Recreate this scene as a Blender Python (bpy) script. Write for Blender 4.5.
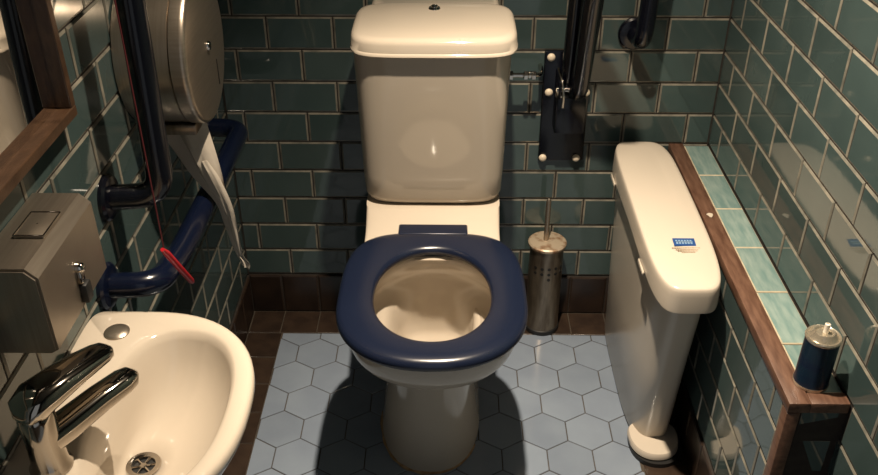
import bpy, bmesh, math, random
from mathutils import Vector, Matrix
random.seed(7)
for o in list(bpy.data.objects): bpy.data.objects.remove(o, do_unlink=True)
S = bpy.context.scene
C = S.collection
PI = math.pi

# ------------------------------------------------------------------ camera, world, lights, exposure
cam_d = bpy.data.cameras.new('camera'); cam_d.sensor_width = 36.0; cam_d.lens = 888.07/878*36.0
cam_d.clip_start = 0.02
cam = bpy.data.objects.new('camera', cam_d); C.objects.link(cam)
PITCH, YAW = 0.564, -0.0115
fw = Vector((math.sin(YAW)*math.cos(PITCH), math.cos(YAW)*math.cos(PITCH), -math.sin(PITCH)))
rt = Vector((math.cos(YAW), -math.sin(YAW), 0)); up = rt.cross(fw)
M = Matrix((rt, up, -fw)).transposed().to_4x4(); M.translation = Vector((0.418, -1.970, 1.487))
cam.matrix_world = M
S.camera = cam

w = bpy.data.worlds.new('world'); S.world = w; w.use_nodes = True
w.node_tree.nodes['Background'].inputs[0].default_value = (0.9, 0.95, 1.0, 1)
w.node_tree.nodes['Background'].inputs[1].default_value = 0.3

LIGHT = Vector((0.485, -0.775, 2.06))
AIM = Vector((0.84, -0.98, 0.0))
ld = bpy.data.lights.new('downlight_beam', 'SPOT'); ld.energy = 295.0; ld.color = (1.0, 0.835, 0.64)
ld.spot_size = math.radians(104); ld.spot_blend = 1.0; ld.shadow_soft_size = 0.022
lamp = bpy.data.objects.new('downlight_beam', ld); C.objects.link(lamp)
lamp.rotation_euler = (AIM-LIGHT).to_track_quat('-Z', 'Y').to_euler(); lamp.location = LIGHT

vs = S.view_settings
vs.view_transform = 'Standard'; vs.look = 'None'; vs.gamma = 1.0; vs.use_curve_mapping = False
vs.exposure = 0.0

# ------------------------------------------------------------------ materials
def mat(name, col, rough=0.5, metal=0.0, var=0.0, vscale=8.0, bump=0.0, bscale=40.0, col2=None, spec=0.5,
        stretch=None, objvar=0.0, rvar=0.0, coat=0.0, thresh=(0.35, 0.7)):
    m = bpy.data.materials.new(name); m.use_nodes = True
    nt = m.node_tree; N = nt.nodes; L = nt.links; b = N['Principled BSDF']
    b.inputs['Base Color'].default_value = (*col, 1); b.inputs['Roughness'].default_value = rough
    b.inputs['Metallic'].default_value = metal; b.inputs['Specular IOR Level'].default_value = spec
    b.inputs['Coat Weight'].default_value = coat; b.inputs['Coat Roughness'].default_value = 0.04
    tc = N.new('ShaderNodeTexCoord'); mp = N.new('ShaderNodeMapping'); L.new(tc.outputs['Object'], mp.inputs[0])
    oi = N.new('ShaderNodeObjectInfo')
    if objvar or var:
        ad = N.new('ShaderNodeVectorMath'); ad.operation = 'ADD'
        sc = N.new('ShaderNodeVectorMath'); sc.operation = 'SCALE'; sc.inputs[0].default_value = (13.1, 7.7, 5.3)
        L.new(oi.outputs['Random'], sc.inputs['Scale']); L.new(tc.outputs['Object'], ad.inputs[0]); L.new(sc.outputs[0], ad.inputs[1])
        L.new(ad.outputs[0], mp.inputs[0])
    if stretch: mp.inputs['Scale'].default_value = stretch
    src = None
    if col2 is not None:
        n = N.new('ShaderNodeTexNoise'); n.inputs['Scale'].default_value = vscale; n.inputs['Detail'].default_value = 5
        L.new(mp.outputs[0], n.inputs['Vector'])
        r = N.new('ShaderNodeMapRange'); r.inputs[1].default_value = thresh[0]; r.inputs[2].default_value = thresh[1]
        L.new(n.outputs[0], r.inputs[0])
        mx = N.new('ShaderNodeMix'); mx.data_type = 'RGBA'
        mx.inputs[6].default_value = (*col, 1); mx.inputs[7].default_value = (*col2, 1)
        L.new(r.outputs[0], mx.inputs[0]); src = mx.outputs[2]
    if objvar:
        hs = N.new('ShaderNodeHueSaturation')
        if src: L.new(src, hs.inputs['Color'])
        else: hs.inputs['Color'].default_value = (*col, 1)
        r2 = N.new('ShaderNodeMapRange'); r2.inputs[3].default_value = 1-objvar; r2.inputs[4].default_value = 1+objvar
        L.new(oi.outputs['Random'], r2.inputs[0]); L.new(r2.outputs[0], hs.inputs['Value']); src = hs.outputs[0]
    if src: L.new(src, b.inputs['Base Color'])
    if bump:
        n2 = N.new('ShaderNodeTexNoise'); n2.inputs['Scale'].default_value = bscale; n2.inputs['Detail'].default_value = 3
        L.new(mp.outputs[0], n2.inputs['Vector'])
        bp = N.new('ShaderNodeBump'); bp.inputs['Strength'].default_value = bump; bp.inputs['Distance'].default_value = 0.002
        L.new(n2.outputs[0], bp.inputs['Height']); L.new(bp.outputs[0], b.inputs['Normal'])
        if rvar:
            r3 = N.new('ShaderNodeMapRange'); r3.inputs[3].default_value = max(0.01, rough-rvar); r3.inputs[4].default_value = rough+rvar
            L.new(n2.outputs[0], r3.inputs[0]); L.new(r3.outputs[0], b.inputs['Roughness'])
    return m
def lin(r, g, b):
    f = lambda c: (c/255/12.92 if c/255 <= 0.04045 else ((c/255+0.055)/1.055)**2.4)
    return (f(r), f(g), f(b))

TEAL = mat('teal glaze', (0.042, 0.066, 0.065), 0.05, col2=(0.058, 0.086, 0.084), vscale=5, objvar=0.12, var=1, bump=0.10, bscale=14, spec=0.6)
TEALEDGE = mat('worn cream glaze edge', (0.23, 0.213, 0.172), 0.13, col2=(0.11, 0.11, 0.095), vscale=30, objvar=0.1, var=1)
LEDGETILE = mat('pale turquoise glaze', (0.13, 0.21, 0.20), 0.14, col2=(0.24, 0.31, 0.285), vscale=26, objvar=0.1, var=1, stretch=(3.0, 0.4, 0.6), bump=0.15, bscale=20)
LEDGEEDGE = mat('cream grout edge', (0.44, 0.39, 0.28), 0.5, col2=(0.30, 0.26, 0.18), vscale=40)
GROUT = mat('dark brown grout', (0.014, 0.010, 0.008), 0.85, col2=(0.026, 0.020, 0.015), vscale=60)
FGROUT = mat('floor grout', (0.06, 0.046, 0.032), 0.8, col2=(0.03, 0.024, 0.018), vscale=25)
HEX = mat('blue grey hexagon tile', (0.17, 0.205, 0.26), 0.10, col2=(0.20, 0.24, 0.295), vscale=9, objvar=0.06, var=1, bump=0.08, bscale=18, rvar=0.05)
QUARRY = mat('dark quarry tile', (0.021, 0.0135, 0.010), 0.30, col2=(0.038, 0.024, 0.016), vscale=22, objvar=0.15, var=1, bump=0.2, bscale=90)
SKIRT = mat('black skirting tile', (0.014, 0.009, 0.007), 0.28, col2=(0.028, 0.017, 0.012), vscale=18, objvar=0.15, var=1, bump=0.15, bscale=60)
PAINT = mat('painted plaster', (0.03, 0.038, 0.036), 0.85, col2=(0.036, 0.045, 0.042), vscale=6)
CEIL = mat('ceiling paint', (0.12, 0.115, 0.105), 0.9, col2=(0.14, 0.135, 0.125), vscale=4)
WOOD = mat('brown wooden edge trim', (0.075, 0.036, 0.022), 0.42, col2=(0.145, 0.078, 0.05), vscale=18, stretch=(6, 1, 6), bump=0.2, bscale=60)
FRAME = mat('oak mirror frame', (0.040, 0.019, 0.009), 0.4, col2=(0.070, 0.036, 0.018), vscale=16, stretch=(8, 2, 3), bump=0.2, bscale=60)
CERAMIC = mat('cream vitreous ceramic', (0.48, 0.42, 0.345), 0.07, col2=(0.495, 0.435, 0.358), vscale=3, spec=0.55)
CERBOWL = CERAMIC
NAVY = mat('navy plastic', (0.0060, 0.0095, 0.0240), 0.25, col2=(0.0072, 0.0112, 0.027), vscale=5, spec=0.5, bump=0.02, bscale=120)
RAIL = mat('navy coated tube', (0.0025, 0.0045, 0.0145), 0.2, col2=(0.003, 0.0055, 0.017), vscale=6, spec=0.5)
BLACKRAIL = mat('black coated tube', (0.0022, 0.0027, 0.0055), 0.2, col2=(0.003, 0.0035, 0.007), vscale=6, spec=0.5)
STEEL = mat('brushed stainless steel', (0.40, 0.345, 0.28), 0.33, 0.9, col2=(0.34, 0.29, 0.235), vscale=10, stretch=(1, 1, 24), bump=0.03, bscale=60)
STEELX = mat('brushed steel across', (0.40, 0.345, 0.28), 0.33, 0.9, col2=(0.34, 0.29, 0.235), vscale=10, stretch=(24, 1, 1), bump=0.03, bscale=60)
OLDSTEEL = mat('tarnished steel', (0.30, 0.255, 0.20), 0.33, 0.9, col2=(0.15, 0.12, 0.09), vscale=14, stretch=(6, 6, 1), bump=0.06, bscale=60)
RUSTLID = mat('stained steel lid', (0.55, 0.45, 0.33), 0.45, 0.5, col2=(0.24, 0.11, 0.045), vscale=38, bump=0.1, bscale=80, thresh=(0.48, 0.68))
CHROME = mat('polished chrome', (0.62, 0.58, 0.53), 0.06, 1.0)
DARKCHROME = mat('dark chrome', (0.42, 0.385, 0.34), 0.08, 1.0)
BINPL = mat('cream bin plastic', (0.49, 0.435, 0.36), 0.22, col2=(0.51, 0.45, 0.375), vscale=4, spec=0.45)
BINBODY = mat('beige bin body plastic', (0.53, 0.475, 0.40), 0.25, col2=(0.55, 0.495, 0.415), vscale=4)
BLACK = mat('black rubber', (0.008, 0.008, 0.008), 0.5)
BOLT = mat('pale bolt cap', (0.72, 0.62, 0.48), 0.3)
RED = mat('red plastic', (0.36, 0.008, 0.014), 0.3)
CORD = mat('red nylon cord', (0.09, 0.005, 0.009), 0.6)
PAPER = mat('white tissue paper', (0.46, 0.41, 0.345), 0.9, col2=(0.50, 0.45, 0.38), vscale=14, bump=0.25, bscale=70)
CANBLUE = mat('dark blue printed can', (0.005, 0.013, 0.036), 0.25, 0.3, col2=(0.006, 0.025, 0.042), vscale=6, stretch=(1, 1, 5))
CANTOP = mat('bare tin', (0.62, 0.56, 0.45), 0.25, 0.8, col2=(0.5, 0.44, 0.34), vscale=20)
NOZZLE = mat('white nozzle plastic', (0.75, 0.70, 0.62), 0.4)
LBLUE = mat('label blue', (0.016, 0.060, 0.20), 0.35); LPALE = mat('label pale lettering', (0.22, 0.33, 0.47), 0.35)
LTXT = mat('label small print', (0.27, 0.19, 0.11), 0.5); LWHITE = mat('label paper', (0.50, 0.44, 0.36), 0.28)
SCUM = mat('brown sealant', (0.24, 0.13, 0.05), 0.6, col2=(0.40, 0.27, 0.14), vscale=60)
def emis(name, col, s):
    m = bpy.data.materials.new(name); m.use_nodes = True; b = m.node_tree.nodes['Principled BSDF']
    b.inputs['Emission Color'].default_value = (*col, 1); b.inputs['Emission Strength'].default_value = s; return m
LENS = emis('lamp lens', (1.0, 0.8, 0.56), 60.0)
MIRROR = mat('mirror silver', (0.80, 0.78, 0.74), 0.012, 1.0)
wm = bpy.data.materials.new('water'); wm.use_nodes = True; wb = wm.node_tree.nodes['Principled BSDF']
wb.inputs['Base Color'].default_value = (0.9, 0.88, 0.82, 1); wb.inputs['Roughness'].default_value = 0.02
wb.inputs['Transmission Weight'].default_value = 1.0; wb.inputs['IOR'].default_value = 1.33

# ------------------------------------------------------------------ mesh helpers
def link(name, me, mats, parent=None, smooth=False):
    o = bpy.data.objects.new(name, me); C.objects.link(o)
    if mats:
        for m in (mats if isinstance(mats, (list, tuple)) else [mats]): me.materials.append(m)
    if smooth:
        for p in me.polygons: p.use_smooth = True
    if parent: o.parent = parent
    return o
def from_bm(name, bm, mats, parent=None, smooth=False, angle=None):
    bmesh.ops.recalc_face_normals(bm, faces=bm.faces)
    if angle is not None:
        for f in bm.faces: f.smooth = True
        for e in bm.edges:
            if len(e.link_faces) == 2 and e.calc_face_angle(0) > math.radians(angle): e.smooth = False
    me = bpy.data.meshes.new(name); bm.to_mesh(me); bm.free()
    return link(name, me, mats, parent, smooth)
def empty(name, loc=(0, 0, 0)):
    o = bpy.data.objects.new(name, None); C.objects.link(o); o.location = loc; o.empty_display_size = 0.05; return o
def tag(o, label, cat, group=None):
    o['label'] = label; o['category'] = cat
    if group: o['group'] = group
    return o
def struct(o): o['kind'] = 'structure'; return o
def at_world(o, parent):            # parent keeps world geometry: meshes are written in world coordinates
    o.parent = parent; o.location = -parent.location; return o
def add_box(bm, lo, hi, bev=0.0, seg=2):
    r = bmesh.ops.create_cube(bm, size=1.0); vs_ = r['verts']
    for v in vs_:
        v.co = Vector([(lo[i]+hi[i])/2 + v.co[i]*(hi[i]-lo[i]) for i in range(3)])
    if bev:
        es = {e for v in vs_ for e in v.link_edges}
        bmesh.ops.bevel(bm, geom=list(es), offset=bev, segments=seg, profile=0.5, affect='EDGES')
def box(name, lo, hi, m, parent=None, bev=0.0, seg=2):
    bm = bmesh.new(); add_box(bm, lo, hi, bev, seg)
    return from_bm(name, bm, m, parent, angle=40 if bev else None)
def loft(bm, rings, cap0=True, cap1=True, closed=True):
    R = [[bm.verts.new(p) for p in ring] for ring in rings]
    n = len(R[0])
    for a, b in zip(R[:-1], R[1:]):
        for i in range(n if closed else n-1):
            j = (i+1) % n
            bm.faces.new((a[i], a[j], b[j], b[i]))
    if cap0: bm.faces.new(list(reversed(R[0])))
    if cap1: bm.faces.new(R[-1])
    return R
def outline(cx, yc, hw, yf, yb, z, pf=2.0, pb=2.0, n=72):
    pts = []
    for i in range(n):
        t = 2*PI*i/n; c, s = math.cos(t), math.sin(t)
        p = pf if s < 0 else pb
        x = hw*math.copysign(abs(c)**(2/p), c)
        y = math.copysign(abs(s)**(2/p), s)
        y = yc + y*((yb-yc) if s >= 0 else (yc-yf))
        pts.append(Vector((cx+x, y, z)))
    return pts
def bez(pts, n=8):                  # Catmull-Rom through the points
    P = [Vector(p) for p in pts]; P = [2*P[0]-P[1]]+P+[2*P[-1]-P[-2]]; out = []
    for i in range(1, len(P)-2):
        for k in range(n):
            t = k/n; a, b, c, d = P[i-1:i+3]
            out.append(0.5*((2*b)+(-a+c)*t+(2*a-5*b+4*c-d)*t*t+(-a+3*b-3*c+d)*t**3))
    out.append(P[-2]); return out
def round_path(pts, r, n=8):        # polyline with rounded corners
    P = [Vector(p) for p in pts]; out = [P[0]]
    for i in range(1, len(P)-1):
        a = (P[i-1]-P[i]).normalized(); b = (P[i+1]-P[i]).normalized()
        d = min(r, (P[i-1]-P[i]).length*0.49, (P[i+1]-P[i]).length*0.49)
        p0 = P[i]+a*d; p1 = P[i]+b*d
        for k in range(n+1):
            t = k/n; out.append((1-t)**2*p0+2*t*(1-t)*P[i]+t*t*p1)
    out.append(P[-1]); return out
def add_tube(bm, path, r, n=16, caps=True):
    path = [Vector(p) for p in path]; rr = r if isinstance(r, (list, tuple)) else [r]*len(path)
    rings = []; u = None
    for i, p in enumerate(path):
        d = (path[min(i+1, len(path)-1)]-path[max(i-1, 0)]).normalized()
        if u is None: u = d.orthogonal().normalized()
        u = (u-d*u.dot(d)).normalized(); v = d.cross(u)
        rings.append([p+(u*math.cos(2*PI*k/n)+v*math.sin(2*PI*k/n))*rr[i] for k in range(n)])
    loft(bm, rings, caps, caps)
def tube(name, path, r, m, parent=None, n=16, caps=True):
    bm = bmesh.new(); add_tube(bm, path, r, n, caps); return from_bm(name, bm, m, parent, angle=50)
def add_lathe(bm, prof, org, axis=(0, 0, 1), n=40, cap0=True, cap1=True):   # prof: (radius, height)
    ax = Vector(axis).normalized(); u = ax.orthogonal().normalized(); v = ax.cross(u); org = Vector(org)
    loft(bm, [[org+ax*h+(u*math.cos(2*PI*k/n)+v*math.sin(2*PI*k/n))*max(r, 1e-5) for k in range(n)] for r, h in prof], cap0, cap1)
def lathe(name, prof, org, m, parent=None, axis=(0, 0, 1), n=40, angle=35):
    bm = bmesh.new(); add_lathe(bm, prof, org, axis, n); return from_bm(name, bm, m, parent, angle=angle)
def clip(poly, axis, val, keep_less):
    out = []
    for i in range(len(poly)):
        a, b = poly[i], poly[(i+1) % len(poly)]
        ia = (a[axis] <= val) == keep_less or a[axis] == val; ib = (b[axis] <= val) == keep_less or b[axis] == val
        if ia: out.append(a)
        if ia != ib:
            t = (val-a[axis])/(b[axis]-a[axis]); out.append(tuple(a[k]+t*(b[k]-a[k]) for k in range(2)))
    return out

# ------------------------------------------------------------------ room shell
XL, XR = -0.120, 1.0547
YF = -2.45; ZC = 2.15
PX, PZ, Z0, J = 0.153, 0.0790, 0.1218, 0.0032     # metro tile pitch, skirting top, joint
ROWS = 22; ZT = Z0+ROWS*PZ
LX, LZ, LY, LI = 0.960, 0.517, -0.921, 0.993      # boxed ledge: face, top, end, inner edge of the wooden trim

tile_cache = {}
def tile_mesh(wd, ht, kind='teal', ins=0.0038, depth=0.0018, th=0.006):
    key = (round(wd, 4), round(ht, 4), kind)
    if key in tile_cache: return tile_cache[key]
    a, b = wd/2, ht/2
    V = []
    for (dx, y) in ((0, th), (0, depth), (ins, 0.0)):
        V += [(-a+dx, y, -b+dx), (a-dx, y, -b+dx), (a-dx, y, b-dx), (-a+dx, y, b-dx)]
    F = []; mi = []
    for l in range(2):
        for i in range(4):
            j = (i+1) % 4; F.append((4*l+i, 4*l+j, 4*l+4+j, 4*l+4+i)); mi.append(1)
    F.append((8, 9, 10, 11)); mi.append(0)
    me = bpy.data.meshes.new('tile_'+kind); me.from_pydata(V, [], F)
    mm = {'teal': (TEAL, TEALEDGE), 'ledge': (LEDGETILE, LEDGEEDGE), 'quarry': (QUARRY, QUARRY), 'skirt': (SKIRT, QUARRY)}[kind]
    me.materials.append(mm[0]); me.materials.append(mm[1])
    for p, k in zip(me.polygons, mi): p.material_index = k
    tile_cache[key] = me
    return me
def put_tile(parent, me, loc, rot):
    o = bpy.data.objects.new('tile', me); C.objects.link(o); o.parent = parent
    jit = 0.0030
    o.location = loc; o.rotation_euler = (rot[0]+random.gauss(0, jit), rot[1], rot[2]+random.gauss(0, jit)); return o
def lay(parent, place, u0, u1, phase, z0, nrows, par, kind='teal', skip=None, pitch=PX, hp=PZ, J=J):
    """brick-bonded rows between u0 and u1; place(u, z) gives location and rotation"""
    for r in range(nrows):
        off = phase + (pitch/2 if (r+par) % 2 else 0)
        k = math.floor((u0-off)/pitch)
        while True:
            a = max(off+k*pitch, u0); b = min(off+(k+1)*pitch, u1); k += 1
            if a >= u1-0.022: break
            if b-u0 < 0.022: continue
            if a-u0 < 0.022: a = u0                   # no slivers: the end tile runs into the corner
            if u1-b < 0.022: b = u1
            zc = z0+(r+0.5)*hp
            if skip and skip((a+b)/2, zc): continue
            loc, rot = place((a+b)/2, zc)
            put_tile(parent, tile_mesh(b-a-J, hp-J, kind), loc, rot)

# slabs
def slab(name, lo, hi, m): return struct(box(name, lo, hi, m))
floor = slab('floor', (XL-0.1, YF-0.1, -0.08), (XR+0.1, 0.1, -0.0022), FGROUT)
wall_back = slab('wall_back', (XL-0.1, 0.0025, -0.08), (XR+0.1, 0.1, ZC), GROUT)
wall_left = slab('wall_left', (XL-0.1, YF, -0.08), (XL-0.0025, 0.0025, ZC), GROUT)
wall_right = slab('wall_right', (XR+0.0025, YF, -0.08), (XR+0.1, 0.0025, ZC), GROUT)
bm = bmesh.new()                                     # unseen doorway behind the camera, opening added so world light enters as dim fill
add_box(bm, (XL-0.1, YF-0.1, -0.08), (0.06, YF, ZC)); add_box(bm, (0.90, YF-0.1, -0.08), (XR+0.1, YF, ZC)); add_box(bm, (0.06, YF-0.1, 2.0), (0.90, YF, ZC))
wall_front = struct(from_bm('wall_front', bm, PAINT))
ceiling = slab('ceiling', (XL-0.1, YF-0.1, ZC), (XR+0.1, 0.1, ZC+0.08), CEIL)
box('plaster', (XL, -0.001, ZT), (XR, 0.0025, ZC), PAINT, wall_back)
box('plaster', (XL-0.0025, YF, ZT), (XL+0.001, 0.0, ZC), PAINT, wall_left)
box('plaster', (XR-0.001, YF, ZT), (XR+0.0025, 0.0, ZC), PAINT, wall_right)

# metro tiles, one object each
lay(wall_back, lambda u, z: ((u, 0, z), (0, 0, 0)), XL-0.006, XR+0.006, 0.0, Z0, ROWS, 0)
lay(wall_right, lambda u, z: ((XR, u, z), (0, 0, -PI/2)), -2.1, 0.006, -0.006, Z0, ROWS, 0,
    skip=lambda y, z: z < LZ and y > LY)
lay(wall_left, lambda u, z: ((XL, u, z), (0, 0, PI/2)), -2.1, 0.006, -0.075, Z0, ROWS, 0)

box('corner_joint', (XR-0.0030, -0.0030, LZ), (XR, 0.0, ZT), GROUT, wall_right)
box('corner_joint', (XL, -0.0030, Z0), (XL+0.0030, 0.0, ZT), GROUT, wall_left)

# boxed-in ledge along the right wall
ledge = struct(box('wall_ledge', (LX+0.0025, LY+0.004, 0.0), (XR+0.002, 0.002, LZ-0.006), GROUT))
lay(ledge, lambda u, z: ((LX, u, z), (0, 0, -PI/2)), LY+0.022, -0.002, -0.015, Z0, 5, 1)
for k in range(6):
    a, b = -0.008-k*0.1525, max(-0.008-(k+1)*0.1525, LY+0.026)
    if a-b < 0.02: continue
    put_tile(ledge, tile_mesh(XR-LI-0.002, a-b-0.001, 'ledge', ins=0.0022), ((LI+XR)/2, (a+b)/2, LZ-0.0008), (-PI/2, 0, 0))
for k in range(6):
    put_tile(ledge, tile_mesh(0.066, PZ-J), (LX+0.054, LY+0.004, Z0+(k-0.5)*PZ), (0, 0, 0))
box('wood_trim', (LX-0.002, LY-0.001, LZ-0.019), (LI, 0.0, LZ+0.0015), WOOD, ledge, 0.002)
box('wood_trim', (LI, LY-0.001, LZ-0.019), (XR, LY+0.026, LZ+0.0015), WOOD, ledge, 0.002)
box('wood_trim', (LX-0.002, LY-0.001, 0.0), (LX+0.020, LY+0.021, LZ-0.019), WOOD, ledge, 0.002)

bm = bmesh.new(); fp = [bm.verts.new((LX+.015+.006*math.cos(a)*(1+.4*math.sin(3*a)), -.345+.009*math.sin(a), LZ+.0017)) for a in [2*PI*k/9 for k in range(9)]]
ff = bm.faces.new(fp); bmesh.ops.extrude_face_region(bm, geom=[ff])
for v in fp: v.co.z += .0012
from_bm('paint_fleck', bm, LWHITE, ledge)

# skirting tiles
QX, QY = 0.0975, 0.1015
base_back = struct(box('baseboard_back', (XL, -0.003, 0.0), (LX, 0.0024, Z0-0.003), GROUT))
for k in range(12):
    a = max(-0.127+k*QX, XL+0.003); b = min(-0.127+(k+1)*QX, LX-0.004)
    if b-a > 0.01: put_tile(base_back, tile_mesh(b-a-0.003, Z0-0.004, 'skirt'), ((a+b)/2, -0.006, (Z0-0.002)/2), (0, 0, 0))
base_left = struct(box('baseboard_left', (XL-0.0024, -2.1, 0.0), (XL+0.003, -0.003, Z0-0.003), GROUT))
base_right = struct(box('baseboard_right', (LX-0.003, LY+0.02, 0.0), (LX+0.0024, -0.003, Z0-0.003), GROUT))
for k in range(21):
    a, b = -0.012-k*QY, -0.012-(k+1)*QY
    put_tile(base_left, tile_mesh(QY-0.003, Z0-0.004, 'skirt'), (XL+0.006, (a+b)/2, (Z0-0.002)/2), (0, 0, PI/2))
    if b > LY+0.02: put_tile(base_right, tile_mesh(QY-0.003, Z0-0.004, 'skirt'), (LX-0.006, (a+b)/2, (Z0-0.002)/2), (0, 0, -PI/2))

# floor: quarry border and hexagon field
HX0, HX1, HY1 = -0.0225, 0.856, -0.1030
def floor_piece(poly, m, name):
    cx = sum(p[0] for p in poly)/len(poly); cy = sum(p[1] for p in poly)/len(poly)
    n = len(poly); V = []; F = []
    for f, z in ((1.0, -0.004), (1.0, -0.0009), (0.975, 0.0)):
        V += [((p[0]-cx)*f, (p[1]-cy)*f, z) for p in poly]
    for l in range(2):
        for i in range(n): F.append((n*l+i, n*l+(i+1) % n, n*l+n+(i+1) % n, n*l+n+i))
    F.append(tuple(range(2*n, 3*n)))
    me = bpy.data.meshes.new(name); me.from_pydata(V, [], F)
    o = link('tile', me, m, floor); o.location = (cx, cy, random.gauss(0, 0.00015)); o.rotation_euler = (random.gauss(0, 0.0025), random.gauss(0, 0.0025), 0)
def rect(a, b, c, d, g=0.0015): return [(a+g, c+g), (b-g, c+g), (b-g, d-g), (a+g, d-g)]
for k in range(12):                                   # back row
    a = max(-0.127+k*QX, XL+0.006); b = min(-0.127+(k+1)*QX, LX-0.006)
    if b-a > 0.01: floor_piece(rect(a, b, -0.101, -0.005), QUARRY, 'quarry')
for k in range(1, 20): floor_piece(rect(XL+0.006, HX0-0.001, -(k+1)*QY+0.0005, -k*QY+0.0005), QUARRY, 'quarry')
for k in range(21):
    a, b = -0.154-k*QY, max(-0.154-(k-1)*QY, -2.3)
    b = min(b, -0.104)
    if b-a > 0.02: floor_piece(rect(HX1+0.001, LX-0.006 if a > LY else XR-0.003, a, b), QUARRY, 'quarry')
HP, HR = 0.1028, 0.0912
for r in range(-1, 23):
    cy = -0.185-r*HR; 
    for c in range(-2, 10):
        cx = 0.0810+c*HP-(HP/2 if r % 2 else 0)
        g = 0.0011; a = HP/2-g; hh = HR*2/3-g*1.1
        poly = [(cx, cy+hh), (cx-a, cy+hh/2), (cx-a, cy-hh/2), (cx, cy-hh), (cx+a, cy-hh/2), (cx+a, cy+hh/2)][::-1]
        for ax, val, less in ((0, HX1, True), (0, HX0, False), (1, HY1, True), (1, -2.2, False)):
            poly = clip(poly, ax, val, less)
            if len(poly) < 3: break
        if len(poly) >= 3:
            ar = abs(sum(poly[i][0]*poly[(i+1) % len(poly)][1]-poly[(i+1) % len(poly)][0]*poly[i][1] for i in range(len(poly))))/2
            if ar > 2e-4: floor_piece(poly, HEX, 'hexagon')

# ceiling downlight (holds the lamp)
dl = tag(empty('ceiling_downlight', (LIGHT.x, LIGHT.y, ZC)), 'round recessed downlight in the ceiling above the toilet', 'light')
bm = bmesh.new(); add_lathe(bm, [(0.030, -0.09), (0.040, -0.005), (0.052, -0.004), (0.050, 0.0), (0.034, 0.0)], (0, 0, 0), cap0=False, cap1=False); from_bm('bezel', bm, CHROME, dl, angle=40)
bm = bmesh.new(); add_lathe(bm, [(0.001, 0.0), (0.022, 0.0), (0.022, 0.006), (0.001, 0.006)], (0, 0, -0.085)); from_bm('lens', bm, LENS, dl)
lamp.parent = dl; lamp.location = LIGHT-Vector((LIGHT.x, LIGHT.y, ZC))

# ------------------------------------------------------------------ toilet
TX = 0.389
toilet = tag(empty('toilet', (TX, -0.35, 0)), 'cream ceramic toilet with navy blue seat and close-coupled cistern', 'toilet')
def tpart(name, bm, m, angle=40, parent=toilet):
    o = from_bm(name, bm, m, None, angle=angle)
    return at_world(o, parent) if parent is toilet else setattr(o, 'parent', parent) or o
bm = bmesh.new()
def oc(z, hw, yf, yb, yc, pf=2.2, pb=3.0): return outline(TX, yc, hw, yf, yb, z, pf, pb)
XC = -0.006
def op(z, hw, yf, yb, yc, pf=2.3, pb=4): return outline(TX-.008, yc, hw, yf, yb, z, pf, pb)
rings = [op(0.000, .114, -.592, -.13, -.40), op(0.006, .115, -.593, -.13, -.40), op(0.05, .109, -.592, -.13, -.40), op(0.15, .099, -.592, -.13, -.40),
         op(0.24, .094, -.598, -.14, -.40), op(0.300, .093, -.612, -.18, -.42, 2.25), op(0.330, .094, -.620, -.25, -.46, 2.2, 3.5),
         oc(0.346, .103, -.652, -.30, -.50, 2.15, 2.8), oc(0.355, .129, -.700, -.33, -.54, 2.15, 2.8), oc(0.368, .150, -.729, -.345, -.57, 2.15, 2.8), oc(0.388, .163, -.746, -.345, -.58, 2.15, 2.8), oc(0.415, .169, -.755, -.345, -.58, 2.15, 2.8),
         oc(0.445, .1705, -.758, -.345, -.59, 2.15, 2.8), oc(0.455, .164, -.752, -.345, -.59, 2.15, 2.8), oc(0.457, .158, -.745, -.345, -.59, 2.15, 2.8),
         oc(0.457, .134, -.722, -.410, -.58, 2.1, 2.4), oc(0.450, .127, -.714, -.415, -.58, 2.1, 2.4), oc(0.435, .127, -.714, -.414, -.58, 2.1, 2.4),
         oc(0.415, .134, -.722, -.405, -.58, 2.1, 2.4), oc(0.405, .140, -.727, -.398, -.58, 2.1, 2.3), oc(0.392, .137, -.718, -.392, -.56, 2.1, 2.6), oc(0.372, .128, -.690, -.388, -.53, 2, 3), oc(0.350, .104, -.63, -.385, -.49, 2, 3.2), oc(0.33, .088, -.59, -.382, -.48, 2, 3.2),
         oc(0.275, .080, -.56, -.379, -.47, 2, 3), oc(0.235, .076, -.55, -.379, -.47, 2, 3), oc(0.217, .068, -.54, -.386, -.47, 2, 2.6), oc(0.210, .052, -.53, -.40, -.47, 2, 2.2), oc(0.19, .042, -.52, -.41, -.47, 2, 2), oc(0.16, .035, -.51, -.42, -.47, 2, 2)]
cols = [bez([r[k] for r in rings[:13]], 3) for k in range(len(rings[0]))]      # smooth the outside of the pan
rings = [[c[i] for c in cols] for i in range(len(cols[0]))]+rings[13:]
loft(bm, rings, True, True)
pan = tpart('pan', bm, CERAMIC, 50)
# raised shelf that carries the cistern
bm = bmesh.new()
DXC = -0.004
def sh(z, hw, yf, yb, p=6): return outline(TX+DXC, (yf+yb)/2, hw, yf, yb, z, p, p, 48)
loft(bm, [sh(.0, .10, -.20, -.055), sh(.28, .11, -.22, -.055), sh(.33, .145, -.30, -.055), sh(.42, .1455, -.40, -.05, 10), sh(.450, .1465, -.42, -.05, 12), sh(.4555, .1462, -.415, -.05, 12), sh(.461, .1465, -.360, -.05, 12), sh(.468, .1475, -.330, -.05, 12), sh(.479, .1485, -.300, -.05, 12), sh(.489, .149, -.278, -.05, 12)], True, True)
tpart('cistern_shelf', bm, CERAMIC, 35)
bm = bmesh.new()
loft(bm, [sh(.489, .122, -.225, -.04, 4), sh(.491, .141, -.250, -.03, 4.5), sh(.498, .1510, -.261, -.025, 5), sh(.512, .1545, -.267, -.022, 5.5), sh(.56, .156, -.271, -.02), sh(.70, .159, -.287, -.02), sh(.855, .1625, -.3035, -.02)], True, True)
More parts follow.
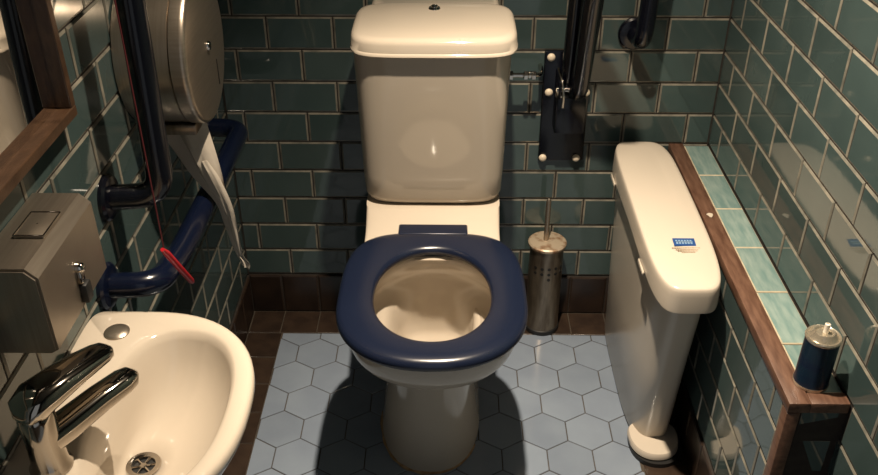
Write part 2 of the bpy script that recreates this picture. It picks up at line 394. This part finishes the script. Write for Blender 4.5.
tpart('cistern', bm, CERAMIC, 50)
bm = bmesh.new()
DXC = -0.001
loft(bm, [sh(.852, .164, -.306, -.065, 5), sh(.853, .169, -.313, -.062, 5), sh(.856, .1705, -.3165, -.060, 5), sh(.860, .1700, -.3160, -.061, 5), sh(.862, .1685, -.3130, -.062, 5),
          sh(.878, .1680, -.3120, -.064, 5), sh(.884, .1660, -.3095, -.066, 5), sh(.8880, .161, -.304, -.07, 5), sh(.8895, .152, -.294, -.078, 5), sh(.8905, .09, -.24, -.12, 4)], True, True)
loft(bm, [sh(.852, .140, -.12, -.004, 8), sh(.878, .140, -.12, -.004, 8), sh(.885, .137, -.12, -.006, 8), sh(.8885, .130, -.12, -.01, 8)], True, True)
lid = tpart('cistern_lid', bm, CERAMIC, 50)
o = lathe('flush_button', [(0.013, -.002), (0.013, .0015), (0.0115, .004), (0.008, .004), (0.0075, .007), (0.0055, .0085), (0.002, .009)], (TX-0.002, -.118, .8895), CHROME, None, n=24)
o.parent = lid
# bowl water
bm = bmesh.new(); v = [bm.verts.new(p) for p in oc(0.200, .046, -.524, -.406, -.47, 2, 2)]; bm.faces.new(v)
tpart('water', bm, wm)
# seat: ring section lofted through outlines
bm = bmesh.new()
def so(z, hw, yf, yb, pf=2.25, pb=3.7): return outline(TX, -.600, hw, yf, yb, z, pf, pb, 96)
def si(z, hw, yf, yb): return outline(TX, -.575, hw, yf, yb, z, 2.1, 2.1, 96)
rr = [so(.4585, .172, -.776, -.362), so(.4585, .1790, -.784, -.356), so(.463, .1830, -.7875, -.352), so(.470, .1830, -.7875, -.352), so(.4765, .1800, -.784, -.355), so(.4805, .172, -.775, -.362),
      so(.4818, .155, -.760, -.382, 2.2, 3.2), si(.4815, .133, -.738, -.402), si(.479, .122, -.727, -.411), si(.4745, .1155, -.720, -.418), si(.467, .1135, -.718, -.420), si(.4595, .1175, -.722, -.416), si(.4585, .124, -.73, -.41)]
loft(bm, rr+[rr[0]], False, False)
bmesh.ops.remove_doubles(bm, verts=bm.verts, dist=1e-5)
seat = tpart('seat', bm, NAVY, 60)
o = box('hinge', (TX-.077, -.366, .459), (TX+.072, -.325, .4815), NAVY, None, 0.004, 3); o.parent = seat
for sx in (): o = lathe('seat_bolt', [(0.006, 0), (0.006, .004), (0.003, .006)], (TX+sx*0.9, -.349, .470), CHROME, None, n=16); o.parent = toilet; o.location = -toilet.location
for sx, sy in ((-.105, -.69), (.105, -.69)):
    o = box('buffer', (TX+sx-.010, sy-.012, .455), (TX+sx+.010, sy+.012, .4600), BLACK, None, 0.001, 1); at_world(o, toilet)
# sealant line round the foot
bm = bmesh.new(); n = 72; base = op(0, .114, -.592, -.13, -.40)
path = [p+Vector((0, 0, .001)) for i, p in enumerate(base) if 36 <= i <= 66]
rr_ = [0.0032+0.0030*abs(math.sin(i*2.3))*(1 if i < 20 else .4) for i in range(len(path))]
add_tube(bm, path, rr_, 6); tpart('sealant', bm, SCUM, 60)

# inlet valve and pipe beside the cistern
sp = tag(empty('supply_pipe', (0.60, -0.02, 0.74)), 'chrome water pipe with isolating valve between cistern and wall', 'pipe')
sp.location = (0.60, 0.0, 0.75)
def spp(name, o): at_world(o, sp)
spp('', lathe('back_nut', [(0.016, 0), (0.016, .006), (.011, .008), (.011, .016), (.006, .017)], (0.548, -.060, .718), CHROME, None, (1, 0, 0), 6, 20))
spp('', tube('pipe', round_path([(0.562, -.060, .718), (0.628, -.060, .718), (0.632, -.02, .718), (0.632, 0.002, .718)], .02), 0.0055, CHROME))
spp('', lathe('valve_body', [(0.006, 0), (0.0105, .002), (.0105, .010), (.0075, .012), (.0075, .018), (.0105, .020), (.0105, .028), (.006, .030)], (0.588, -.060, .718), CHROME, None, (1, 0, 0), 6, 20))
spp('', lathe('screw', [(0.004, 0), (0.004, .012), (0.002, .013)], (0.603, -.062, .720), CHROME, None, (0, -.7, .7), 12))

# ------------------------------------------------------------------ hinged support rail on the back wall
hr = tag(empty('hinged_grab_rail', (0.692, 0.0, 0.60)), 'black hinged toilet support rail folded up on a bolted wall plate', 'grab rail')
def hp(o, par=hr): return at_world(o, hr) if par is hr else o
bm = bmesh.new(); add_box(bm, (0.640, -.010, .474), (.750, 0.0, .757), .003)
plate = hp(from_bm('wall_plate', bm, BLACKRAIL, None, angle=40))
bm = bmesh.new(); add_box(bm, (0.668, -.060, .57), (.738, -.008, .662), .004); hp(from_bm('hinge_block', bm, BLACKRAIL, None, angle=40))
for x0 in (0.668, 0.732): hp(box('hinge_cheek', (x0-(.006 if x0 > .7 else 0), -.085, .668), (x0+(.0 if x0 > .7 else .006), -.008, .712), BLACKRAIL, None, 0.002, 1))
for (bx_, bz_) in ((.655, .742), (.655, .655), (.7425, .655), (.651, .482), (.733, .482)):
    o = lathe('bolt_cap', [(0.0095, 0), (0.0095, .003), (0.0075, .007), (0.003, .0085)], (bx_, -.009, bz_), BOLT, None, (0, -1, 0), 20, 50); hp(o)
hp(tube('hinge_pin', [(0.664, -.076, .690), (0.736, -.076, .690)], 0.0055, CHROME))
hp(tube('release_pin', bez([(0.678, -.098, .655), (0.678, -.100, .685), (0.675, -.092, .712), (0.667, -.06, .735)]), 0.0028, CHROME, n=10))
a0 = Vector((0.712, -.072, .682)); a1 = Vector((0.7085, -.205, .935)); d1 = (a1-Vector((0.713, -.095, .73)))
b0 = Vector((0.692, -.048, .690)); b1 = Vector((0.683, -.145, .922)); d2 = (b1-Vector((0.691, -.055, .72)))
ta = a1+d1*1.05; tb = b1+d2*1.2
hp(tube('arm_tube', bez([a0, (0.714, -.086, .70), (0.714, -.105, .74)], 4)[:-1]+[Vector((0.714, -.105, .74)), a1, ta], 0.0210, BLACKRAIL, n=20))
hp(tube('arm_tube', round_path([b0, b1, tb, ta+Vector((0, -.001, .02)), ta], .05), 0.0165, BLACKRAIL, n=20))

# vertical grab rail on the back wall
def flange(parent, org, axis, m, r=0.038):
    o = lathe('flange', [(r, 0.0), (r, .006), (r-.004, .010), (.026, .012)], org, m, None, axis, 36, 30)
    return at_world(o, parent)
vr = tag(empty('vertical_grab_rail', (0.842, 0.0, 0.80)), 'black vertical grab rail with round flange above the sanitary bin', 'grab rail')
flange(vr, (0.842, 0, .797), (0, -1, 0), BLACKRAIL); flange(vr, (0.862, 0, 1.33), (0, -1, 0), BLACKRAIL)
at_world(tube('tube', round_path([(0.842, 0.0, .797), (0.846, -.082, .799), (0.862, -.082, 1.33), (0.862, 0.0, 1.33)], .06, 10), 0.0195, BLACKRAIL, n=20), vr)

# ------------------------------------------------------------------ toilet brush
tb_ = tag(empty('toilet_brush', (0.672, -.062, 0.0)), 'steel toilet brush in a tall perforated cylinder holder', 'toilet brush')
lathe('holder', [(0.040, 0.0), (0.044, .001), (0.0445, .012), (0.0435, .014), (0.0430, .25), (0.0435, .262), (0.0405, .262), (0.0405, .03), (0.001, .03)], (0, 0, 0), OLDSTEEL, tb_, n=48)
lathe('base_ring', [(0.0445, 0.0), (0.0465, .002), (0.0465, .013), (0.0445, .015)], (0, 0, 0.0), BLACK, tb_, n=48)
bl = lathe('lid', [(0.030, .255), (0.0475, .262), (0.0490, .265), (0.0490, .270), (0.046, .273), (0.02, .2755), (0.001, .276)], (0, 0, 0), RUSTLID, tb_, n=48)
lathe('handle', [(0.0065, .270), (0.0065, .385), (0.0055, .392), (0.002, .396)], (-.004, 0, 0), STEEL, tb_, n=16)
lathe('brush_head', [(0.006, .05), (0.030, .06), (0.030, .12), (0.006, .14), (0.005, .268)], (-.004, 0, 0), BLACK, tb_, n=20)
bm = bmesh.new()
for rw, zz in enumerate((.212, .196, .180)):
    for k in range(5):
        if rw == 2 and k != 2: continue
        a = math.radians(-90+(k-2)*24+6); d = Vector((math.cos(a), math.sin(a), 0))
        add_lathe(bm, [(0.0042, 0.0), (0.0042, .0010)], d*0.0431+Vector((0, 0, zz)), d, 10)
from_bm('perforations', bm, BLACK, tb_)

# ------------------------------------------------------------------ sanitary bin
bn = tag(empty('sanitary_bin', (0.885, -.30, 0.0)), 'slim cream plastic sanitary bin with domed lid and foot pedal beside ledge', 'bin')
def bo(z, x0, x1, yf, yb, pf=3.2, pb=5): return outline((x0+x1)/2, (yf+yb)/2, (x1-x0)/2, yf, yb, z, pf, pb, 64)
bm = bmesh.new()
loft(bm, [bo(.004, .838, .938, -.500, -.040), bo(.008, .836, .940, -.504, -.038), bo(.25, .828, .938, -.552, -.038), bo(.40, .822, .936, -.588, -.038), bo(.47, .819, .935, -.604, -.038), bo(.475, .825, .931, -.60, -.042)], True, True)
at_world(from_bm('body', bm, BINBODY, None, angle=45), bn)
bm = bmesh.new()
def lr(y_z, s, x0=.805, x1=.943, yf=-.642, yb=-.030):
    pts = outline((x0+x1)/2, (yf+yb)/2, (x1-x0)/2*s if s < 1.0001 else (x1-x0)/2*s, yf+(1-s)*.066, yb-(1-s)*.066, 0, 4.4, 5, 64)
    return [Vector((p.x, p.y, y_z(p.y))) for p in pts]
zt = lambda d: (lambda y: 0.546-d-0.010*max(0, (-y-.33)/.31)**2-0.006*max(0, (y+.12)/.09))
zb = lambda y: 0.482+0.016*math.sin(PI*min(1, max(0, (-y-.05)/.58)))**1.0*1.2
loft(bm, [lr(zb, .965), lr(zb, 1.0), lr(lambda y: zb(y)+.006, 1.003), lr(zt(.018), .99), lr(zt(.009), .98), lr(zt(.0035), .962), lr(zt(.001), .935), lr(zt(0), .85), lr(zt(-.001), .4)], True, True)
blid = at_world(from_bm('lid', bm, BINPL, None, angle=50), bn)
bm = bmesh.new(); loft(bm, [bo(0.0, .854, .938, -.502, -.042), bo(.012, .854, .938, -.502, -.042), bo(.016, .854, .936, -.500, -.044)]); at_world(from_bm('rubber_base', bm, BLACK, None, angle=40), bn)
bm = bmesh.new()
def pd(z, s): return [Vector((0.888+(p.x-.888)*s, -.497+(p.y+.497)*s, z)) for p in outline(.888, -.497, .056, -.564, -.455, z, 2.2, 3, 40)]
loft(bm, [pd(.014, .97), pd(.016, 1.0), pd(.026, 1.0), pd(.031, .95), pd(.032, .8)])
for v in bm.verts: v.co.z += 0.12*max(0, (-.497-v.co.y))*0.0
at_world(from_bm('pedal', bm, BINPL, None, angle=40), bn)
bm = bmesh.new()
loft(bm, [[Vector((0.888+(p.x-.888), p.y, z)) for p in outline(.892, -.50, .058, -.572, -.46, z, 2.2, 3, 40)] for z in (0.0, .012)]); at_world(from_bm('pedal_base', bm, BLACK, None), bn)
for y in (-.14, -.50): at_world(box('catch', (.8015, y-.025, .486), (.806, y+.025, .496), BINPL, None, 0.002, 1), bn)
# label on the lid (part of the lid)
def lidz(y): return zt(0)(y)+0.0009
def patch(name, x0, x1, y0, y1, m, lift, parent=None, skew=0.0):
    bm = bmesh.new(); vs_ = []
    for (x, y) in ((x0, y0), (x1, y0), (x1-skew, y1), (x0-skew, y1)): vs_.append(bm.verts.new((x, y, lidz(y)+lift)))
    bm.faces.new(vs_)
    ex = bmesh.ops.extrude_face_region(bm, geom=bm.faces[:]); 
    for g in ex['geom']:
        if isinstance(g, bmesh.types.BMVert): g.co.z += 0.0002
    o = from_bm(name, bm, m, None); at_world(o, bn); return o
patch('logo_panel', .862, .905, -.504, -.478, LBLUE, 0.0001, skew=-.001)
bm = bmesh.new()
for k in range(6):                                    # pale blurred capitals on the blue panel
    x = .8675+k*.0056
    add_box(bm, (x, -.498, lidz(-.49)+.0002), (x+.0036, -.484, lidz(-.49)+.0006))
    add_box(bm, (x, -.4920, lidz(-.49)+.0002), (x+.0050, -.4895, lidz(-.49)+.0006))
at_world(from_bm('logo_lettering', bm, LPALE, None), bn)
bm = bmesh.new()
for (x0, x1, y) in ((.856, .911, -.5105), (.862, .906, -.5165), (.865, .904, -.521), (.872, .898, -.5255)):
    x = x0
    while x < x1:
        l = random.uniform(.002, .005); add_box(bm, (x, y-.001, lidz(y)-.0003), (min(x+l, x1), y+.001, lidz(y)+.0002)); x += l+.001
at_world(from_bm('small_print', bm, LTXT, None), bn)

# ------------------------------------------------------------------ air freshener can on the ledge
cn = tag(empty('air_freshener_can', (1.0080, -.870, LZ+0.0015)), 'small dark blue aerosol can without cap on the ledge end', 'aerosol can')
lathe("can_body", [(0.0235, 0), (0.0265, .001), (0.0275, .003), (0.0275, .006), (0.0265, .009), (0.0265, .085), (0.0265, .090)], (0, 0, 0), CANBLUE, cn, n=40)
lathe("rim", [(0.0262, .089), (0.0275, .091), (0.0280, .094), (0.0265, .0965), (0.0240, .0955), (0.0235, .0945), (0.019, .099), (0.0165, .1035), (0.0155, .1045), (0.0135, .1035), (0.012, .101), (0.006, .1015), (0.001, .102)], (0, 0, 0), CANTOP, cn, n=40)
lathe('valve_stem', [(0.0042, .100), (0.0042, .118), (0.003, .119), (0.003, .116), (0.0005, .116)], (0.0015, 0, 0), NOZZLE, cn, n=14)
lathe("base_rim", [(0.024, 0), (0.0278, .0005), (0.0282, .003), (0.0278, .0055)], (0, 0, 0), CANTOP, cn, n=40)

# ------------------------------------------------------------------ grab rails on the left wall
h2 = tag(empty('horizontal_grab_rail', (XL, -.45, .62)), 'navy blue horizontal grab rail below the toilet roll dispenser', 'grab rail')
RX = -0.040
flange(h2, (XL, -.836, .676), (1, 0, 0), RAIL); flange(h2, (XL, -.185, .643), (1, 0, 0), RAIL)
at_world(tube('tube', round_path([(XL, -.836, .676), (RX, -.828, .674), (RX+.001, -.70, .652), (RX, -.185, .640), (XL, -.185, .643)], .05, 10), 0.0205, RAIL, n=24), h2)
v2 = tag(empty('vertical_grab_rail', (XL, -.735, .80)), 'dark navy vertical grab rail in front of the round steel dispenser', 'grab rail')
flange(v2, (XL, -.760, .792), (1, 0, 0), BLACKRAIL); flange(v2, (XL, -.712, 1.40), (1, 0, 0), BLACKRAIL)
at_world(tube('tube', round_path([(XL, -.760, .792), (RX+.008, -.755, .795), (RX+.006, -.712, 1.40), (XL, -.712, 1.40)], .055, 10), 0.0205, BLACKRAIL, n=24), v2)

# ------------------------------------------------------------------ jumbo toilet roll dispenser and hanging paper
DC = Vector((0, -.505, .945))
dr = tag(empty('toilet_roll_dispenser', (XL, -.505, .82)), 'round brushed steel jumbo toilet roll dispenser on left wall', 'dispenser')
at_world(lathe('drum', [(0.118, -.119), (0.1265, -.118), (0.1270, -.110), (0.1270, -.030), (0.1245, -.0285), (0.1245, -.027)], DC, STEELX, None, (1, 0, 0), 72, 30), dr)
cov = at_world(lathe('cover', [(0.1260, -.0275), (0.1290, -.0265), (0.1295, -.010), (0.1285, -.004), (0.1255, -.001), (0.1215, 0.0), (0.06, .0006), (0.001, .0008)], DC, STEEL, None, (1, 0, 0), 72, 50), dr)
at_world(lathe('lock', [(0.0085, 0), (0.0085, .003), (0.007, .006), (0.002, .007)], DC+Vector((0, 0.004, .002)), CHROME, None, (1, 0, 0), 20, 50), dr)
bm = bmesh.new(); add_box(bm, (0.0003, -.4575, .858), (.0016, -.4545, .906), .0005, 1); at_world(from_bm('level_window', bm, BLACK, None), dr)
bm = bmesh.new(); add_box(bm, (-.105, -.565, .806), (-.022, -.445, .826), .003, 2); at_world(from_bm('outlet', bm, OLDSTEEL, None, angle=40), dr)
# paper: a twisted, creased strip
bm = bmesh.new()
def strip(ctr, n=10):                 # rows of (centre, half-width vector), with soft creases
    rows = []
    for q, (c, u) in enumerate(ctr):
        c = Vector(c); u = Vector(u); nn = Vector((u.y, -u.x, 0)); nn = nn.normalized() if nn.length > 1e-6 else Vector((0, -1, 0))
        rows.append([c+u*t+nn*(0.18*u.length*math.sin(t*4.2+q*.35)+0.10*u.length*math.sin(t*9+q)) for t in [-1+2*k/n for k in range(n+1)]])
    # refine along the length
    cols = [bez([r[k] for r in rows], 4) for k in range(n+1)]
    loft(bm, [[cols[k][i] for k in range(n+1)] for i in range(len(cols[0]))], False, False, closed=False)
strip([((-.062, -.520, .822), (.044, .0, 0)), ((-.056, -.524, .790), (.042, -.004, .002)), ((-.042, -.530, .750), (.036, -.008, .004)), ((-.024, -.536, .705), (.027, -.008, .004)), ((-.004, -.542, .655), (.0135, -.010, .002)),
       ((0.006, -.545, .610), (.0125, -.008, .002)), ((0.013, -.548, .570), (.011, -.006, .004)), ((0.018, -.551, .548), (.008, -.004, .003)), ((0.026, -.554, .535), (.012, -.004, -.004)), ((0.028, -.556, .522), (.007, -.002, -.004))])
strip([((-.030, -.536, .742), (.010, -.004, .002)), ((-.016, -.545, .712), (.015, -.006, .003)), ((0.004, -.552, .660), (.013, -.008, .003)), ((0.013, -.555, .610), (.010, -.006, .003)), ((0.018, -.557, .572), (.008, -.004, .003)), ((0.022, -.557, .548), (.005, -.002, .002))])
ex = bmesh.ops.extrude_face_region(bm, geom=bm.faces[:])
for g in ex['geom']:
    if isinstance(g, bmesh.types.BMVert): g.co += Vector((0.0004, -.0010, 0))
tp = from_bm('toilet_paper', bm, PAPER, None, angle=60)
tag(tp, 'torn twisted strip of white toilet paper hanging from steel dispenser', 'toilet paper')

# ------------------------------------------------------------------ red alarm cord
pc = tag(empty('pull_cord', (0.0, -.875, .78)), 'red emergency pull cord with slanting red handle by the basin', 'pull cord')
at_world(tube('cord', [(0.0, -.878, ZC), (0.0, -.878, 1.2), (0.0, -.878, .772)], 0.0011, CORD, n=8), pc)
at_world(tube('handle', [(0.0, -.884, .776), (0.0005, -.872, .762), (0.004, -.80, .662), (0.0045, -.795, .655)], [.003, .0052, .0052, .003], RED, n=12), pc)
at_world(lathe('ceiling_switch', [(0.035, 0), (0.035, -.02), (.02, -.03), (.002, -.031)], (0, -.878, ZC), NOZZLE, None), pc)

# ------------------------------------------------------------------ mirror
mr = tag(empty('wall_mirror', (XL, -1.15, .98)), 'wall mirror in a brown wooden frame above the soap dispenser', 'mirror')
MY1, MY0, MZ0, MZ1 = -.842, -1.36, .972, 1.62
FW = .016; FX = XL+.024
def mp_(n_, lo, hi, m, bev=.0015): return at_world(box(n_, lo, hi, m, None, bev, 1), mr)
mp_('frame_rail', (XL, MY0, MZ0), (FX, MY1, MZ0+FW), FRAME); mp_('frame_rail', (XL, MY0, MZ1-FW), (FX, MY1, MZ1), FRAME)
mp_('frame_stile', (XL, MY1-FW, MZ0+FW), (FX, MY1, MZ1-FW), FRAME); mp_('frame_stile', (XL, MY0, MZ0+FW), (FX, MY0+FW, MZ1-FW), FRAME)
mp_('mirror_glass', (XL+.001, MY0+FW, MZ0+FW), (XL+.004, MY1-FW, MZ1-FW), MIRROR, 0)

# ------------------------------------------------------------------ soap dispenser
sd = tag(empty('soap_dispenser', (XL, -1.06, .80)), 'brushed steel soap dispenser box with push valve above the basin', 'soap dispenser')
bm = bmesh.new()
SX1, SY0, SY1, SZ0, SZ1 = -.046, -1.152, -.972, .800, .922
sec = [(XL+.001, SZ0), (SX1-.010, SZ0), (SX1, SZ0+.006), (SX1, SZ1-.013), (SX1-.013, SZ1), (XL+.001, SZ1)]
loft(bm, [[Vector((x, y, z)) for x, z in sec] for y in (SY0, SY1)], True, True)
bmesh.ops.bevel(bm, geom=[e for e in bm.edges if abs(e.verts[0].co.y-e.verts[1].co.y) < 1e-6], offset=.003, segments=2, affect='EDGES')
at_world(from_bm('case', bm, STEELX, None, angle=30), sd)
mp2 = lambda n_, lo, hi, m, bev: at_world(box(n_, lo, hi, m, None, bev, 2), sd)
mp2('filler_flap', (-.099, -1.085, SZ1-.002), (-.061, -1.028, SZ1+.0035), STEEL, .003)
at_world(lathe('lock', [(0.0028, 0), (0.0028, .001), (0.001, .0012)], (-.080, -1.056, SZ1+.0023), DARKCHROME, None, n=12), sd)
bm = bmesh.new(); fr = [(-.098, -1.084, SZ1+.0035), (-.062, -1.084, SZ1+.0035), (-.062, -1.029, SZ1+.0035), (-.098, -1.029, SZ1+.0035)]
for k in range(4): add_tube(bm, [fr[k], fr[(k+1) % 4]], .0011, 8)
at_world(from_bm('flap_bead', bm, CHROME, None, angle=50), sd)
at_world(lathe('push_button', [(0.007, -.002), (0.007, .004), (.006, .008), (.004, .010), (.001, .0105)], (SX1, -1.057, .862), CHROME, None, (1, 0, 0), 24, 50), sd)
mp2('valve_stem', (SX1-.002, -1.062, .838), (SX1+.006, -1.050, .858), DARKCHROME, .003)
mp2('nozzle', (SX1-.004, -1.063, .810), (SX1+.009, -1.045, .838), BLACK, .003)

# ------------------------------------------------------------------ wash basin and tap
bs = tag(empty('wash_basin', (XL, -1.10, .67)), 'small cream ceramic wash basin fixed to the left wall', 'wash basin')
BYC, BYH, BX1, BZ = -1.098, .208, .156, .670
def basin_out(z, s, dx=0.0):                # D-shaped outline, flat along the wall
    pts = []
    n = 72
    for i in range(n):
        t = 2*PI*i/n; c, sn = math.cos(t), math.sin(t)
        p = 2.35 if c > 0 else 14
        x = math.copysign(abs(c)**(2/p), c); y = math.copysign(abs(sn)**(2/(2.35 if c > 0 else 14)), sn)
        xc = -.035
        X = xc+x*((BX1-dx-xc) if c > 0 else (xc-XL-.0005)); Y = BYC+y*BYH*s
        pts.append(Vector((X, Y, z)))
    return pts
def basin_in(z, hw0, hw1, hy, xc=.030, p=2.3):
    pts = []
    for i in range(72):
        t = 2*PI*i/72; c, sn = math.cos(t), math.sin(t)
        x = math.copysign(abs(c)**(2/p), c); y = math.copysign(abs(sn)**(2/p), sn)
        pts.append(Vector((xc+x*(hw1 if c > 0 else hw0), BYC+y*hy, z)))
    return pts
bm = bmesh.new()
loft(bm, [basin_out(.50, .45, .16), basin_out(.52, .58, .10), basin_out(.57, .80, .050), basin_out(.62, .93, .018), basin_out(.645, .985, .004), basin_out(.655, .998, 0), basin_out(.664, .998, .0005), basin_out(.669, .985, .004), basin_out(.6705, .96, .010),
          basin_in(.6695, .082, .101, .166), basin_in(.666, .078, .096, .160), basin_in(.655, .073, .092, .154), basin_in(.63, .066, .084, .142), basin_in(.60, .058, .070, .120, .024), basin_in(.575, .048, .052, .088, .016), basin_in(.560, .034, .034, .052, .004), basin_in(.5545, .021, .021, .021, -.004, 2.0), basin_in(.551, .019, .019, .019, -.004, 2.0)], True, True)
at_world(from_bm('bowl', bm, CERAMIC, None, angle=55), bs)
bm = bmesh.new(); add_lathe(bm, [(0.0225, .5555), (0.0245, .557), (0.0235, .5585), (0.0165, .5575), (0.0155, .5545)], (-.004, BYC, 0), (0, 0, 1), 36, False, False)
wr = from_bm('waste_ring', bm, CHROME, None, angle=40); at_world(wr, bs)
at_world(lathe('waste_well', [(0.0165, .5530), (0.0165, .5532), (0.001, .5532)], (-.004, BYC, 0), BLACK, None, n=28), bs)
bm = bmesh.new(); add_lathe(bm, [(.0045, .5545), (.0045, .5570), (.001, .5572)], (-.004, BYC, 0), (0, 0, 1), 14)
for k in range(6):
    a = PI*k/3+.25; d = Vector((math.cos(a), math.sin(a), 0)); e = Vector((-d.y, d.x, 0))
    p0 = Vector((-.004, BYC, .5555))+d*.004; p1 = Vector((-.004, BYC, .5555))+d*.0165
    add_tube(bm, [p0, p1], .0014, 8)
at_world(from_bm('waste_grid', bm, CHROME, None, angle=40), bs)
at_world(lathe('tap_hole_cover', [(0.0185, 0.0), (0.0185, .002), (0.015, .0045), (0.007, .006), (0.001, .0063)], (-.068, -.945, .6698), STEEL, None, n=32), bs)

tp_ = tag(empty('basin_tap', (-.066, -1.207, .6705)), 'chrome single lever mixer tap on the wash basin', 'tap')
TA = Vector((-.064, -1.207, .6705))
def tpp(o): return at_world(o, tp_)
tpp(lathe('body', [(0.0255, 0), (0.0255, .004), (0.0215, .010), (0.0205, .05), (0.0215, .082), (0.0205, .088), (0.012, .092)], TA, DARKCHROME, None, n=36, angle=50))
def flat_tube(name, pts, w_, h_, m):
    bm = bmesh.new(); rings = []
    P_ = [Vector(p) for p in pts]
    for i, p in enumerate(P_):
        d = (P_[min(i+1, len(P_)-1)]-P_[max(i-1, 0)]).normalized(); s_ = d.cross(Vector((0, 0, 1))).normalized(); u_ = s_.cross(d)
        ww, hh = w_[i], h_[i]; ring = []
        for k in range(20):
            t = 2*PI*k/20; c, sn = math.cos(t), math.sin(t)
            ring.append(p+s_*ww*math.copysign(abs(c)**.7, c)+u_*hh*math.copysign(abs(sn)**.7, sn))
        rings.append(ring)
    loft(bm, rings); return tpp(from_bm(name, bm, m, None, angle=55))
dv = (Vector((.020, -1.085, 0))-Vector((TA.x, TA.y, 0))).normalized()
def tpt(l, z): return Vector((TA.x, TA.y, 0))+dv*l+Vector((0, 0, z))
flat_tube('spout', [tpt(.005, .712), tpt(.03, .714), tpt(.08, .720), tpt(.117, .722), tpt(.130, .722), tpt(.136, .721), tpt(.1385, .720)], [.020, .020, .0185, .0175, .0145, .0085, .002], [.017, .017, .0155, .014, .0115, .007, .002], DARKCHROME)
dl2 = (Vector((-.008, -1.100, 0))-Vector((TA.x, TA.y, 0))).normalized()
def lvt(l, z): return Vector((TA.x, TA.y, 0))+dl2*l+Vector((0, 0, z))
flat_tube('lever', [lvt(-.014, .758), lvt(-.008, .768), lvt(.008, .775), lvt(.045, .776), lvt(.085, .774), lvt(.104, .772), lvt(.113, .7710), lvt(.118, .7700), lvt(.1195, .7695)], [.015, .024, .026, .0245, .0210, .0185, .0150, .0090, .002], [.010, .017, .018, .0145, .011, .0095, .008, .005, .001], DARKCHROME)
